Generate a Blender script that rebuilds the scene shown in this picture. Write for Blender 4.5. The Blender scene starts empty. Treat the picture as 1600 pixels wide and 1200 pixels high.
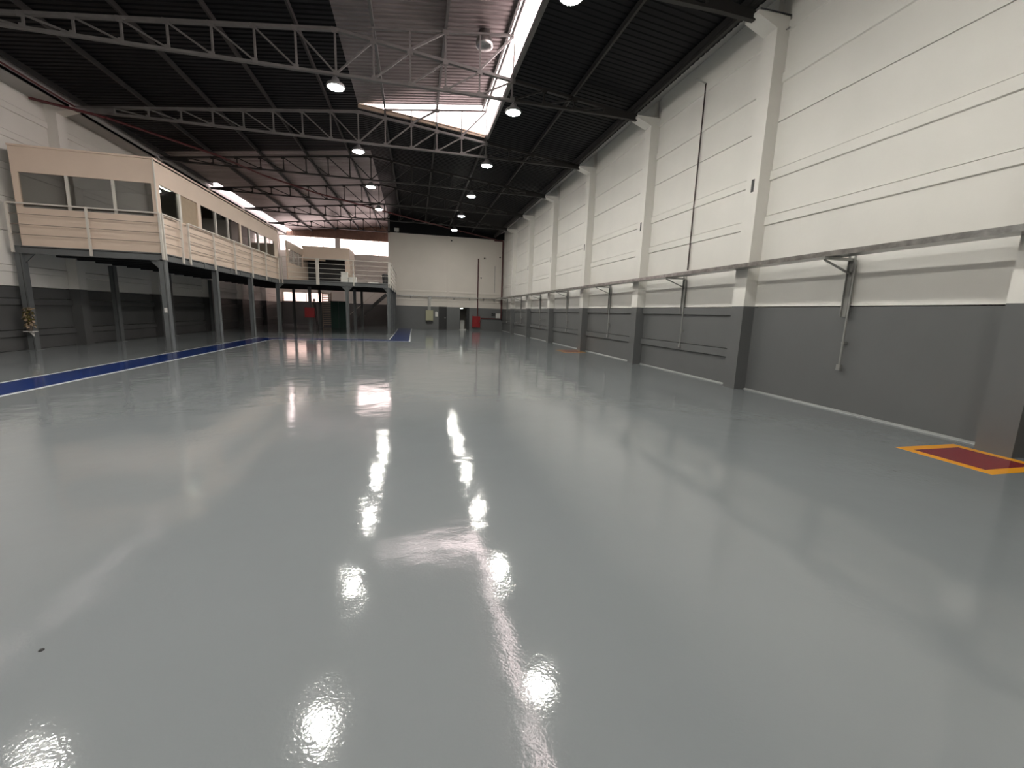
import bpy, math, random
from mathutils import Vector, Matrix
random.seed(7)
S = bpy.context.scene
COL = S.collection

# ------------------------------------------------------------------ camera, sky, exposure
F_PX, YAW, PITCH, ROLL, CAM_H = 658.7, math.radians(13.16), math.radians(-9.569), math.radians(1.868), 1.55
def camera():
    cy, sy, cp, sp = math.cos(YAW), math.sin(YAW), math.cos(PITCH), math.sin(PITCH)
    fwd = Vector((sy*cp, cy*cp, sp)); right = Vector((cy, -sy, 0)); up = right.cross(fwd)
    c, s = math.cos(ROLL), math.sin(ROLL)
    r = right*c + up*s; u = -right*s + up*c
    cam = bpy.data.cameras.new('camera'); cam.sensor_width = 36; cam.lens = F_PX/1600*36
    cam.clip_start = 0.05; cam.clip_end = 300
    o = bpy.data.objects.new('camera', cam); COL.objects.link(o)
    o.matrix_world = Matrix(((r.x, u.x, -fwd.x, 0), (r.y, u.y, -fwd.y, 0), (r.z, u.z, -fwd.z, CAM_H), (0, 0, 0, 1)))
    S.camera = o
camera()
W = bpy.data.worlds.new('sky'); S.world = W; W.use_nodes = True
W.node_tree.nodes['Background'].inputs[0].default_value = (1.0, 0.88, 0.87, 1)
W.node_tree.nodes['Background'].inputs[1].default_value = 8.5
S.view_settings.view_transform = 'Standard'
S.view_settings.look = 'None'
S.view_settings.gamma = 1.0
S.view_settings.use_curve_mapping = False
S.view_settings.exposure = 0.75
S.cycles.use_denoising = True
S.cycles.max_bounces = 8; S.cycles.diffuse_bounces = 4; S.cycles.glossy_bounces = 4
S.cycles.transparent_max_bounces = 12
S.cycles.sample_clamp_indirect = 8.0
S.cycles.caustics_reflective = False; S.cycles.caustics_refractive = False
LAMP_POWER = 222.0

def portal(name, loc, rot, sx, sy):
    l = bpy.data.lights.new(name, 'AREA'); l.shape = 'RECTANGLE'; l.size = sx; l.size_y = sy
    l.cycles.is_portal = True
    o = bpy.data.objects.new(name, l); COL.objects.link(o); o.location = loc; o.rotation_euler = rot
portal('skylight_portal', (2.95, 5.8, 8.8), (0, math.radians(90), 0), 1.1, 23.4)   # faces -X
portal('gable_portal', (1.0, 17.75, 8.85), (math.radians(-90), 0, 0), 4.0, 1.0)     # faces -Y
portal('window_portal', (-6.6, 41.3, 6.9), (math.radians(-90), 0, 0), 9.4, 1.4)
portal('strip_portal', (-9.3, 41.3, 2.35), (math.radians(-90), 0, 0), 4.0, 0.9)

# ------------------------------------------------------------------ materials
def mat(name, col, rough=0.6, spec=0.5, metal=0.0, noise=0.0, nscale=3.0, bump=0.0, bscale=40.0, coat=0.0, detail=4):
    m = bpy.data.materials.new(name); m.use_nodes = True
    nt = m.node_tree; b = nt.nodes['Principled BSDF']
    b.inputs['Base Color'].default_value = (*col, 1); b.inputs['Roughness'].default_value = rough
    b.inputs['Metallic'].default_value = metal; b.inputs['Specular IOR Level'].default_value = spec
    b.inputs['Coat Weight'].default_value = coat; b.inputs['Coat Roughness'].default_value = 0.05
    tc = nt.nodes.new('ShaderNodeTexCoord')
    if noise:
        n = nt.nodes.new('ShaderNodeTexNoise'); n.inputs['Scale'].default_value = nscale; n.inputs['Detail'].default_value = detail
        nt.links.new(tc.outputs['Object'], n.inputs['Vector'])
        r = nt.nodes.new('ShaderNodeMapRange'); r.inputs['From Min'].default_value = 0.3; r.inputs['From Max'].default_value = 0.7
        r.inputs['To Min'].default_value = 1-noise; r.inputs['To Max'].default_value = 1+noise
        nt.links.new(n.outputs['Fac'], r.inputs['Value'])
        v = nt.nodes.new('ShaderNodeVectorMath'); v.operation = 'SCALE'; v.inputs[0].default_value = col
        nt.links.new(r.outputs['Result'], v.inputs['Scale']); nt.links.new(v.outputs['Vector'], b.inputs['Base Color'])
    if bump:
        n2 = nt.nodes.new('ShaderNodeTexNoise'); n2.inputs['Scale'].default_value = bscale; n2.inputs['Detail'].default_value = 3
        nt.links.new(tc.outputs['Object'], n2.inputs['Vector'])
        bp = nt.nodes.new('ShaderNodeBump'); bp.inputs['Strength'].default_value = 1.0; bp.inputs['Distance'].default_value = bump
        nt.links.new(n2.outputs['Fac'], bp.inputs['Height']); nt.links.new(bp.outputs['Normal'], b.inputs['Normal'])
    return m

def floor_mat(name, col, noise=0.03, vary=True):
    """self-levelling epoxy: glossy, orange peel, gentle waves and a few trowel wrinkles"""
    m = mat(name, col, rough=0.07, spec=0.65, noise=noise, nscale=0.5)
    nt = m.node_tree; b = nt.nodes['Principled BSDF']; tc = nt.nodes.new('ShaderNodeTexCoord')
    def nz(scale, detail=2, dist=0.0):
        n = nt.nodes.new('ShaderNodeTexNoise'); n.inputs['Scale'].default_value = scale
        n.inputs['Detail'].default_value = detail; n.inputs['Distortion'].default_value = dist
        nt.links.new(tc.outputs['Object'], n.inputs['Vector']); return n.outputs['Fac']
    def math_(op, a, bb):
        k = nt.nodes.new('ShaderNodeMath'); k.operation = op
        for i, v in enumerate((a, bb)):
            if isinstance(v, (int, float)): k.inputs[i].default_value = v
            else: nt.links.new(v, k.inputs[i])
        return k.outputs[0]
    fine = math_('MULTIPLY', nz(75, 1), 0.00026)
    wave = math_('MULTIPLY', nz(2.2, 2), 0.0045)
    patch = nt.nodes.new('ShaderNodeMapRange'); patch.inputs['From Min'].default_value = 0.60; patch.inputs['From Max'].default_value = 0.72
    nt.links.new(nz(0.45, 1), patch.inputs['Value'])
    wr = math_('MULTIPLY', math_('MULTIPLY', nz(9, 2, 1.5), patch.outputs['Result']), 0.004)
    mid = math_('MULTIPLY', nz(16, 2, 0.6), 0.00042)
    h = math_('ADD', math_('ADD', math_('ADD', fine, mid), wave), wr)
    bp = nt.nodes.new('ShaderNodeBump'); bp.inputs['Strength'].default_value = 1.0; bp.inputs['Distance'].default_value = 1.0
    nt.links.new(h, bp.inputs['Height']); nt.links.new(bp.outputs['Normal'], b.inputs['Normal'])
    return m

def glass_mat(name, tint, gloss=0.12):
    m = bpy.data.materials.new(name); m.use_nodes = True; nt = m.node_tree
    nt.nodes.remove(nt.nodes['Principled BSDF']); out = nt.nodes['Material Output']
    t = nt.nodes.new('ShaderNodeBsdfTransparent'); t.inputs[0].default_value = (*tint, 1)
    g = nt.nodes.new('ShaderNodeBsdfGlossy'); g.inputs['Roughness'].default_value = 0.03; g.inputs['Color'].default_value = (.9, .9, .9, 1)
    mx = nt.nodes.new('ShaderNodeMixShader'); mx.inputs[0].default_value = gloss
    nt.links.new(t.outputs[0], mx.inputs[1]); nt.links.new(g.outputs[0], mx.inputs[2]); nt.links.new(mx.outputs[0], out.inputs[0])
    return m

def poly_mat(name, k=1.0):
    m = bpy.data.materials.new(name); m.use_nodes = True; nt = m.node_tree
    nt.nodes.remove(nt.nodes['Principled BSDF']); out = nt.nodes['Material Output']
    t = nt.nodes.new('ShaderNodeBsdfTransparent'); t.inputs[0].default_value = (.95*k, .92*k, .92*k, 1)
    g = nt.nodes.new('ShaderNodeBsdfTranslucent'); g.inputs['Color'].default_value = (.9*k, .85*k, .85*k, 1)
    mx = nt.nodes.new('ShaderNodeMixShader'); mx.inputs[0].default_value = 0.25
    nt.links.new(t.outputs[0], mx.inputs[1]); nt.links.new(g.outputs[0], mx.inputs[2]); nt.links.new(mx.outputs[0], out.inputs[0])
    return m

def emit_mat(name, col, strength):
    m = bpy.data.materials.new(name); m.use_nodes = True; nt = m.node_tree
    nt.nodes.remove(nt.nodes['Principled BSDF']); e = nt.nodes.new('ShaderNodeEmission')
    e.inputs[0].default_value = (*col, 1); e.inputs[1].default_value = strength
    nt.links.new(e.outputs[0], nt.nodes['Material Output'].inputs[0]); return m

M = dict(
    floor=floor_mat('grey_epoxy', (0.178, 0.194, 0.201)),
    blue=floor_mat('blue_epoxy', (0.012, 0.035, 0.165)),
    white_line=floor_mat('white_line', (0.72, 0.74, 0.76)),
    yellow=floor_mat('yellow_paint', (0.85, 0.36, 0.01)),
    red_floor=floor_mat('red_paint', (0.22, 0.012, 0.022)),
    white=mat('white_wall_paint', (0.725, 0.705, 0.665), 0.55, 0.3, noise=0.035, nscale=0.8, bump=0.004, bscale=6),
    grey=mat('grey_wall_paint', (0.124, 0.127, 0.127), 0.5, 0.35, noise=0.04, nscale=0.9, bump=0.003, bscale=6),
    grey_dark=mat('part_shaded_grey_wall_paint', (0.082, 0.083, 0.083), 0.5, 0.3, noise=0.06, nscale=0.9, bump=0.003, bscale=6),  # slightly darker left wall paint, darkened further for the shade under the deck
    white_far=mat('warm_white_wall_paint', (0.60, 0.555, 0.505), 0.55, 0.3, noise=0.04, nscale=0.5),
    base=mat('pale_skirting_paint', (0.27, 0.28, 0.275), 0.4),
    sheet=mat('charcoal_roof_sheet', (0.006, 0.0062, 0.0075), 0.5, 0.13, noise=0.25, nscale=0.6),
    sheet_lit=mat('daylit_roof_sheet', (0.23, 0.197, 0.193), 0.38, 0.6, metal=0.65, noise=0.2, nscale=0.8),  # lighter copy for raised roof and far left, daylight put into its colour
    gutter=mat('dark_gutter_steel', (0.03, 0.03, 0.032), 0.4),
    purlin=mat('purlin_shaded_truss_steel', (0.030, 0.028, 0.027), 0.5, 0.25),
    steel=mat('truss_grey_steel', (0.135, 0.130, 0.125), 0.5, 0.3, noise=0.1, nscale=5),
    frame=mat('mezzanine_grey_steel', (0.105, 0.112, 0.114), 0.45, noise=0.08, nscale=4),
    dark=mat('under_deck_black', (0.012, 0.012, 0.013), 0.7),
    galv=mat('galvanised_steel', (0.36, 0.36, 0.35), 0.28, metal=0.95, noise=0.25, nscale=9),
    cond=mat('conduit_steel', (0.30, 0.30, 0.285), 0.4, metal=0.4),
    beige=mat('beige_office_panel', (0.68, 0.55, 0.45), 0.55, 0.3, noise=0.03, nscale=1.2),
    cream=mat('cream_aluminium', (0.62, 0.59, 0.54), 0.45),
    rail=mat('cream_rail_paint', (0.60, 0.565, 0.51), 0.45),
    rail_bar=mat('shaded_bar_paint', (0.22, 0.175, 0.14), 0.5),  # office rail bars browned, the shade on them put into the colour
    blind=mat('tan_blind', (0.34, 0.26, 0.18), 0.7, noise=0.05, nscale=8),
    inner=mat('office_inner_wall', (0.36, 0.34, 0.31), 0.8),
    brown=mat('brown_corrugated_cladding', (0.28, 0.17, 0.13), 0.6, noise=0.2, nscale=3),
    red=mat('red_cabinet_paint', (0.24, 0.005, 0.008), 0.4),
    redpipe=mat('dark_red_pipe_paint', (0.070, 0.008, 0.010), 0.4),
    brownpipe=mat('brown_black_pipe', (0.035, 0.018, 0.016), 0.4),
    elec=mat('olive_cream_box', (0.33, 0.32, 0.21), 0.5),
    off=mat('off_white_plastic', (0.62, 0.61, 0.58), 0.5),
    black=mat('black_plastic', (0.01, 0.01, 0.011), 0.5),
    green=mat('dark_green_panel', (0.006, 0.050, 0.034), 0.5),
    wood=mat('pale_board', (0.42, 0.33, 0.25), 0.6),
    leaf_a=mat('olive_leaf', (0.085, 0.070, 0.015), 0.5, noise=0.3, nscale=20),
    leaf_b=mat('pale_dry_leaf', (0.34, 0.25, 0.17), 0.5, noise=0.3, nscale=20),
    pot=mat('clay_pot', (0.12, 0.10, 0.085), 0.6),
    soffit=mat('grey_concrete_gutter', (0.42, 0.42, 0.41), 0.6, noise=0.05, nscale=1.5),
    glass=glass_mat('office_glass', (.72, .72, .70), 0.14),
    clear=glass_mat('window_glass', (.74, .70, .69), 0.04),
    dim_glass=glass_mat('dimmed_window_glass', (.46, .40, .375), 0.04),  # tint cuts down the daylight of the added strip window
    poly=poly_mat('translucent_polycarbonate'),
    poly_dim=poly_mat('dimmed_polycarbonate', 0.75),  # darker tint holds back daylight through the gutter slot
    lamp=emit_mat('lamp_diffuser_glow', (1.0, 0.975, 0.90), LAMP_POWER),
    tube=emit_mat('fluorescent_glow', (0.95, 1.0, 0.88), 6.0),
    alu=mat('lamp_housing_aluminium', (0.30, 0.30, 0.30), 0.35, metal=0.6),
)

# ------------------------------------------------------------------ mesh helpers
class MB:
    def __init__(s): s.v = []; s.f = []; s.m = []
    def quadbox(s, pts, mi=0):
        n = len(s.v); s.v += [tuple(p) for p in pts]
        for f in ((0,3,2,1),(4,5,6,7),(0,1,5,4),(1,2,6,5),(2,3,7,6),(3,0,4,7)):
            s.f.append(tuple(n+i for i in f)); s.m.append(mi)
        return s
    def box(s, x0, x1, y0, y1, z0, z1, mi=0):
        return s.quadbox([(x0,y0,z0),(x1,y0,z0),(x1,y1,z0),(x0,y1,z0),(x0,y0,z1),(x1,y0,z1),(x1,y1,z1),(x0,y1,z1)], mi)
    def bar(s, a, b, w, h, mi=0):
        """box along a-b; w across (horizontal), h the other way"""
        a = Vector(a); b = Vector(b); d = (b-a).normalized()
        ref = Vector((0,0,1)) if abs(d.z) < 0.95 else Vector((0,1,0))
        sd = d.cross(ref).normalized(); up = sd.cross(d)
        p = []
        for q in (a, b):
            for (i, j) in ((-1,-1),(1,-1),(1,1),(-1,1)):
                p.append(q + sd*(i*w/2) + up*(j*h/2))
        return s.quadbox(p, mi)
    def tube(s, a, b, r, n=10, mi=0, r2=None):
        a = Vector(a); b = Vector(b); d = (b-a).normalized(); r2 = r if r2 is None else r2
        ref = Vector((0,0,1)) if abs(d.z) < 0.95 else Vector((1,0,0))
        u = d.cross(ref).normalized(); w = u.cross(d); k = len(s.v)
        for q, rr in ((a, r), (b, r2)):
            for i in range(n):
                t = 2*math.pi*i/n; s.v.append(tuple(q + u*(rr*math.cos(t)) + w*(rr*math.sin(t))))
        for i in range(n):
            j = (i+1) % n; s.f.append((k+i, k+j, k+n+j, k+n+i)); s.m.append(mi)
        s.f.append(tuple(k+i for i in reversed(range(n)))); s.m.append(mi)
        s.f.append(tuple(k+n+i for i in range(n))); s.m.append(mi)
        return s
    def lathe(s, c, prof, n=20, mi=0):
        k = len(s.v)
        for (r, z) in prof:
            for i in range(n):
                t = 2*math.pi*i/n; s.v.append((c[0]+r*math.cos(t), c[1]+r*math.sin(t), c[2]+z))
        for p in range(len(prof)-1):
            for i in range(n):
                j = (i+1) % n; s.f.append((k+p*n+i, k+p*n+j, k+(p+1)*n+j, k+(p+1)*n+i)); s.m.append(mi)
        s.f.append(tuple(k+i for i in reversed(range(n)))); s.m.append(mi)
        s.f.append(tuple(k+(len(prof)-1)*n+i for i in range(n))); s.m.append(mi)
        return s
    def prism(s, poly, axis, a, b, mi=0):
        """poly: 2-D outline; axis 'y' -> (x,z) extruded in y; 'x' -> (y,z); 'z' -> (x,y)"""
        k = len(s.v); n = len(poly)
        def P(p, t): return {'y': (p[0], t, p[1]), 'x': (t, p[0], p[1]), 'z': (p[0], p[1], t)}[axis]
        for t in (a, b):
            for p in poly: s.v.append(P(p, t))
        for i in range(n):
            j = (i+1) % n; s.f.append((k+i, k+j, k+n+j, k+n+i)); s.m.append(mi)
        s.f.append(tuple(k+i for i in reversed(range(n)))); s.m.append(mi)
        s.f.append(tuple(k+n+i for i in range(n))); s.m.append(mi)
        return s
    def mesh(s, name, mats):
        me = bpy.data.meshes.new(name); me.from_pydata(s.v, [], s.f)
        for m in (mats if isinstance(mats, (list, tuple)) else [mats]): me.materials.append(M[m])
        me.polygons.foreach_set('material_index', s.m)
        import bmesh
        bm = bmesh.new(); bm.from_mesh(me); bmesh.ops.recalc_face_normals(bm, faces=bm.faces); bm.to_mesh(me); bm.free()
        me.update(); return me
    def build(s, name, mats, parent=None, loc=None):
        return put(name, s.mesh(name, mats), parent, loc)

def put(name, me, parent=None, loc=None):
    """loc None: mesh is in world coordinates"""
    o = bpy.data.objects.new(name, me); COL.objects.link(o)
    if parent is not None:
        o.parent = parent
        base = wloc(parent)
        o.location = (Vector(loc) if loc is not None else Vector((0,0,0))) - base
    elif loc is not None: o.location = loc
    return o
def wloc(o):
    p = Vector(o.location)
    return p + (wloc(o.parent) if o.parent else Vector((0,0,0)))
def smooth(o):
    o.data.polygons.foreach_set('use_smooth', [True]*len(o.data.polygons)); return o
def thing(name, label, cat, loc=(0,0,0), group=None):
    o = bpy.data.objects.new(name, None); COL.objects.link(o); o.location = loc; o.empty_display_size = 0.2
    o['label'] = label; o['category'] = cat
    if group: o['group'] = group
    return o
def tag(o, label, cat, group=None):
    o['label'] = label; o['category'] = cat
    if group: o['group'] = group
    return o
def struct(name, loc=(0,0,0), label=None):
    o = bpy.data.objects.new(name, None); COL.objects.link(o); o.location = loc; o['kind'] = 'structure'
    if label: o['label'] = label
    return o
def smesh(name, mb, mats, label=None):
    o = mb.build(name, mats); o['kind'] = 'structure'
    if label: o['label'] = label
    return o
ORD = ['first', 'second', 'third', 'fourth', 'fifth', 'sixth', 'seventh', 'eighth', 'ninth', 'tenth']

# ------------------------------------------------------------------ main dimensions (metres)
XR, XL = 7.37, -11.27            # inner wall faces
YB, YF, YN = 41.0, 36.02, -5.9   # back wall, far wall of the right half, wall behind the camera
PITCHY = 4.6557; CW = 0.36       # pillar spacing and width
PY = [3.43 + PITCHY*k for k in range(-2, 9)]      # near edge of the pillars
DADO = 1.86
RX, RZ, SL = -1.95, 8.82, 0.1146                  # ridge and slope of the roof sheet
def zl(x): return RZ - SL*(RX - x)                # left slope (also goes on upwards past the ridge)
def zr(x): return RZ - 0.1126*(x - RX)
TY = [p + CW/2 for p in PY]                       # truss positions

# ------------------------------------------------------------------ floor
smesh('floor', MB().box(XL-.3, XR+.3, YN-.3, YB+.3, -.15, 0), 'floor', 'glossy pale grey epoxy floor')
st = thing('painted_walkway_stripe', 'blue painted floor stripe with white borders running round the mezzanine', 'floor stripe', (-6.8, 8, 0))
a0, a1 = -7.36, -6.31; b0, b1 = 21.35, 22.5; c0, c1 = -1.3, -0.2
H = .002
MB().box(a0+.08, a1-.08, YN+.1, b1-.08, 0, H).box(a1-.08, c1-.08, b0+.08, b1-.08, 0, H).box(c0+.08, c1-.08, b1-.08, YF-.03, 0, H).build('blue_band', 'blue', st)
for seg in ((a0, a0+.08, YN+.1, b1), (a1-.08, a1, YN+.1, b0+.08), (a0+.08, c0+.08, b1-.08, b1), (a1, c1, b0, b0+.08), (c0, c0+.08, b1, YF-.03), (c1-.08, c1, b0+.08, YF-.03)):
    MB().box(*seg, 0, H).build('white_border', 'white_line', st)
def floor_mark(x0, x1, y0, y1, label):
    t = thing('floor_marking', label, 'floor marking', ((x0+x1)/2, (y0+y1)/2, 0), 'fire point floor markings')
    w = .125
    m = MB()
    for q in ((x0, x1, y0, y0+w), (x0, x1, y1-w, y1), (x0, x0+w, y0+w, y1-w), (x1-w, x1, y0+w, y1-w)): m.box(*q, 0, H)
    m.build('yellow_border', 'yellow', t)
    MB().box(x0+w, x1-w, y0+w, y1-w, 0, H).build('red_field', 'red_floor', t)
floor_mark(6.04, 7.06, 3.04, 3.99, 'red floor square with yellow border beside the nearest pillar')
floor_mark(6.08, 7.06, 16.65, 17.75, 'small distant red floor square with yellow border at the third pillar')
tag(MB().lathe((-1.63, 2.07, 0), [(.011, 0), (.009, .004), (.004, .006)], 8).build('floor_speck', 'black'), 'tiny black speck lying on the grey floor at lower left', 'speck')

# ------------------------------------------------------------------ side walls built from precast slabs between pillars
ZJL = [0.0, .60, 1.51, 1.855, 2.45, 3.40, 4.35, 5.30, 6.22, 7.0, 7.5, 8.22]
ZJ = [0.0, .87, 1.855, 2.80, 3.77, 4.68, 5.62, 6.56, 7.50, 8.22]
def slab_mesh(h, L, side, mat_, band=True):
    """slab profile in (x,z); side=-1: right wall (room at -x)"""
    e = (.055 if mat_.startswith('grey') else .03)*side; d = -.14*side
    if band: prof = [(d, 0), (0, .006), (0, h-.205), (e, h-.19), (e, h-.014), (0, h-.008), (d, h-.008)]
    else: prof = [(d, 0), (0, .006), (0, h-.012), (d, h-.006)]
    return MB().prism(prof, 'y', 0, L).mesh('wall_panel', mat_)
def side_wall(name, x, side, label):
    w = struct(name, (x, 0, 0), label)
    cache = {}
    ZJ = globals()['ZJ'] if side < 0 else ZJL
    ng = 2 if side < 0 else 3
    MB().box(*sorted((x-side*.13, x-side*.30)), YN, YB, 0, 8.35).build('wall_core', 'white', w)
    for k in range(len(PY)-1):
        y0 = PY[k]+CW; y1 = PY[k+1]
        near = (side < 0 and k <= 2)
        for r in range(len(ZJ)-1):
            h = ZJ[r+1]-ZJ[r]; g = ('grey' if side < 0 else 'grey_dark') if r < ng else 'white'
            if near and r < 2:
                if r == 1: continue
                key = ('n',); h2 = ZJ[2]; bd = False
            else:
                key = (r,); h2 = h; bd = r not in ((2, 5, 8) if side < 0 else (2, 4, 9, 10))
            if key not in cache: cache[key] = slab_mesh(h2, PITCHY-CW, side, g, bd)
            put('wall_panel', cache[key], w, (x, y0, ZJ[r]))
    xf = x + side*.29                                              # pillar front
    colm = MB()
    colm.box(*sorted((xf-x, -side*.1)), 0, CW, 0, DADO, 0)
    z1 = 7.32
    pr = [(side*.29, DADO), (-side*.1, DADO), (-side*.1, 7.56), (side*.76, 7.56), (side*.76, 7.50), (side*.29, z1)]
    colm.prism(pr, 'y', 0, CW, 1)
    cm = colm.mesh('pillar', ['grey' if side < 0 else 'grey_dark', 'white'])
    slot = MB().box(*sorted((side*.292, side*.25)), .12, .20, 4.27, 4.53).mesh('slot_plate', 'black')
    for k, p in enumerate(PY):
        if p > YB-1: continue
        if side < 0 and p > YF-1: continue
        c = put('pillar', cm, w, (x, p, 0))
        if side < 0 and 3 <= k <= 7:
            put('slot_plate', slot, c, (x, p, 0))
    if side > 0:
        y0 = PY[-1]
        MB().box(x-.14, x, y0, YB, 0, DADO).build('wall_panel', 'grey_dark', w); MB().box(x-.14, x, y0, YB, DADO, 8.05).build('wall_panel', 'white', w)
    return w
side_wall('wall_right', XR, -1, 'white slab wall with grey lower part and pillars')
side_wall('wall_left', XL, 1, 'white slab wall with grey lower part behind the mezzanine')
m = MB()
for k in range(len(PY)-1):
    if PY[k+1] < 3 or PY[k] > YF-1: continue
    m.prism([(XR, 0), (XR-.04, 0), (XR-.035, .008), (XR, .032)], 'y', PY[k]+CW, PY[k+1])
smesh('baseboard_right', m, 'base', 'pale coved skirting along the right wall')

# far wall of the right half
wf = struct('wall_far', (2.7, YF, 0), 'white far wall with grey lower part')
XA = -1.86
MB().box(XA, XR+.3, YF, YF+.2, DADO, 7.5).build('upper_wall', 'white_far', wf)
for (q0, q1) in ((XA, 1.97), (2.63, 3.71), (4.52, XR+.3)):
    MB().box(q0, q1, YF, YF+.2, 0, DADO).build('lower_wall', 'grey', wf)
m = MB().box(2.64, 2.82, YF-.08, YF+.02, 0, DADO, 0).box(2.64, 2.82, YF-.08, YF+.02, DADO, 7.5, 1)
tp = struct('trim_1', (2.73, YF, 0), 'narrow pilaster on the far wall'); m.build('pilaster', ['grey', 'white_far'], tp)
tl = struct('trim_2', (2.7, YF, 2.3), 'horizontal ledges of the far wall')
for (q0, q1) in ((XA, 2.64), (2.82, XR)):
    MB().prism([(YF+.01, 2.98), (YF-.035, 3.0), (YF-.035, 3.13), (YF+.01, 3.14)], 'x', q0, q1).build('wall_ledge', 'white_far', tl)
    MB().prism([(YF+.01, 2.30), (YF-.03, 2.32), (YF-.03, 2.42), (YF+.01, 2.43)], 'x', q0, q1).build('wall_ledge', 'white_far', tl)
MB().box(XA, XR+.3, YF+.02, YF+.15, 7.5, 8.86).build('gable_infill', 'sheet', wf)
# return wall between the far wall and the back wall
smesh('wall_return', MB().box(XA-.15, XA, YF+.2, YB, 0, 8.9), 'white', 'white side wall behind the far wall corner')
# rooms behind the two doorways
rm = struct('wall_room', (3, YF+1.5, 0), 'dark room behind the doorways')
MB().box(1.2, 6.0, YF+2.6, YF+2.7, 0, 2.6).box(1.1, 1.2, YF+.2, YF+2.7, 0, 2.6).box(6.0, 6.1, YF+.2, YF+2.7, 0, 2.6).box(1.1, 6.1, YF+.2, YF+2.7, 2.5, 2.6).box(3.2, 3.3, YF+.2, YF+2.6, 0, 2.5).build('room_lining', 'inner', rm)
d1 = struct('door_1', (2.3, YF, 0), 'closed black door beside the white pilaster')
MB().box(2.01, 2.59, YF+.08, YF+.13, .01, 1.83).build('door_leaf', 'black', d1)
MB().box(1.97, 2.01, YF-.01, YF+.15, 0, 1.87).box(2.59, 2.63, YF-.01, YF+.15, 0, 1.87).box(2.01, 2.59, YF-.01, YF+.15, 1.83, 1.87).build('door_frame', 'black', d1)
MB().tube((2.54, YF+.08, .95), (2.54, YF+.03, .95), .018, 8).tube((2.54, YF+.035, .95), (2.44, YF+.035, .95), .01, 8).build('door_handle', 'galv', d1)
d2 = struct('door_2', (4.1, YF, 0), 'open dark doorway beside the red cabinet')
MB().box(3.71, 3.75, YF-.01, YF+.2, 0, 1.87).box(4.48, 4.52, YF-.01, YF+.2, 0, 1.87).box(3.75, 4.48, YF-.01, YF+.2, 1.83, 1.87).build('door_frame', 'black', d2)
MB().box(4.29, 4.48, YF+.05, YF+.09, .01, 1.83).build('door_leaf', 'black', d2)
MB().box(3.70, 4.25, YF-.12, YF-.02, 0, .05).build('door_sill', 'off', d2)

# back wall with windows
wb = struct('wall_back', (-6.5, YB, 0), 'back wall with high windows and brown cladding')
MB().box(XL-.3, XA, YB, YB+.2, 0, 1.92).build('lower_wall', 'grey', wb)
MB().box(-7.45, XA, YB, YB+.2, 1.92, 2.76).build('mid_wall', 'white', wb)
MB().box(XL-.3, -11.15, YB, YB+.2, 1.92, 2.76).build('mid_wall', 'white', wb)
MB().box(XL-.3, XA, YB, YB+.2, 2.76, 6.2).box(XL-.3, XL+.05, YB, YB+.2, 6.2, 8.3).build('upper_wall', 'white', wb)
MB().box(-6.7, -6.36, YB-.06, YB+.2, 6.2, 7.5).build('window_pillar', 'white', wb)
MB().box(XL, XA, YB-.03, YB+.2, 7.5, 7.58).build('lintel', 'brown', wb)
m = MB()                                                            # corrugated brown gable cladding
n = 62; xs = [XL + (XA-XL)*i/(n*2) for i in range(n*2+1)]
for i in range(n*2):
    x0, x1 = xs[i], xs[i+1]; y = YB-.02 if i % 2 else YB+.02
    m.quadbox([(x0, y, 7.58), (x1, y, 7.58), (x1, YB+.1, 7.58), (x0, YB+.1, 7.58), (x0, y, zl(x0) if x0 < RX else zr(x0)), (x1, y, zl(x1) if x1 < RX else zr(x1)), (x1, YB+.1, zl(min(x1, RX))), (x0, YB+.1, zl(min(x0, RX)))])
m.build('gable_cladding', 'brown', wb)
def window(n, x0, x1, z0, z1, cuts, hcut, label, gm='clear'):
    w = struct('window_%d' % n, ((x0+x1)/2, YB, z0), label)
    m = MB().box(x0, x1, YB+.02, YB+.10, z0, z0+.05).box(x0, x1, YB+.02, YB+.10, z1-.05, z1).box(x0, x0+.05, YB+.02, YB+.10, z0+.05, z1-.05).box(x1-.05, x1, YB+.02, YB+.10, z0+.05, z1-.05)
    m.build('window_frame', 'cream', w)
    ed = [x0+.05] + cuts + [x1-.05]
    for c in cuts: MB().box(c-.025, c+.025, YB+.03, YB+.09, z0+.05, z1-.05).build('mullion', 'cream', w)
    if hcut: MB().box(x0+.05, x1-.05, YB+.035, YB+.085, hcut-.015, hcut+.015).build('transom', 'cream', w)
    for i in range(len(ed)-1):
        MB().box(ed[i]+.001, ed[i+1]-.001, YB+.055, YB+.062, z0+.05, z1-.05).build('pane', gm, w)
    return w
window(1, XL+.05, -6.7, 6.2, 7.5, [-9.9, -8.7, -7.7], 6.7, 'bright high window left of the pillar')
window(2, -6.36, XA-.05, 6.2, 7.5, [-5.3, -4.15, -3.1], 6.7, 'bright high window right of the pillar')
w3 = window(3, -11.15, -7.45, 1.92, 2.76, [-10.2, -9.3, -8.4], None, 'added bright louvred strip in place of lit wall under the mezzanine', 'dim_glass')  # added strip window, its brightness stands for a lit stretch of wall
for i in range(6):
    z = 2.02 + i*.125
    MB().bar((-11.1, YB-.03, z), (-7.5, YB-.03, z), .06, .012).build('added_louvre_slat', 'cream', w3)
# wall behind the camera
smesh('wall_front', MB().box(XL-.3, XR+.3, YN-.3, YN, 0, 9.6), 'white', 'white wall behind the camera')

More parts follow.
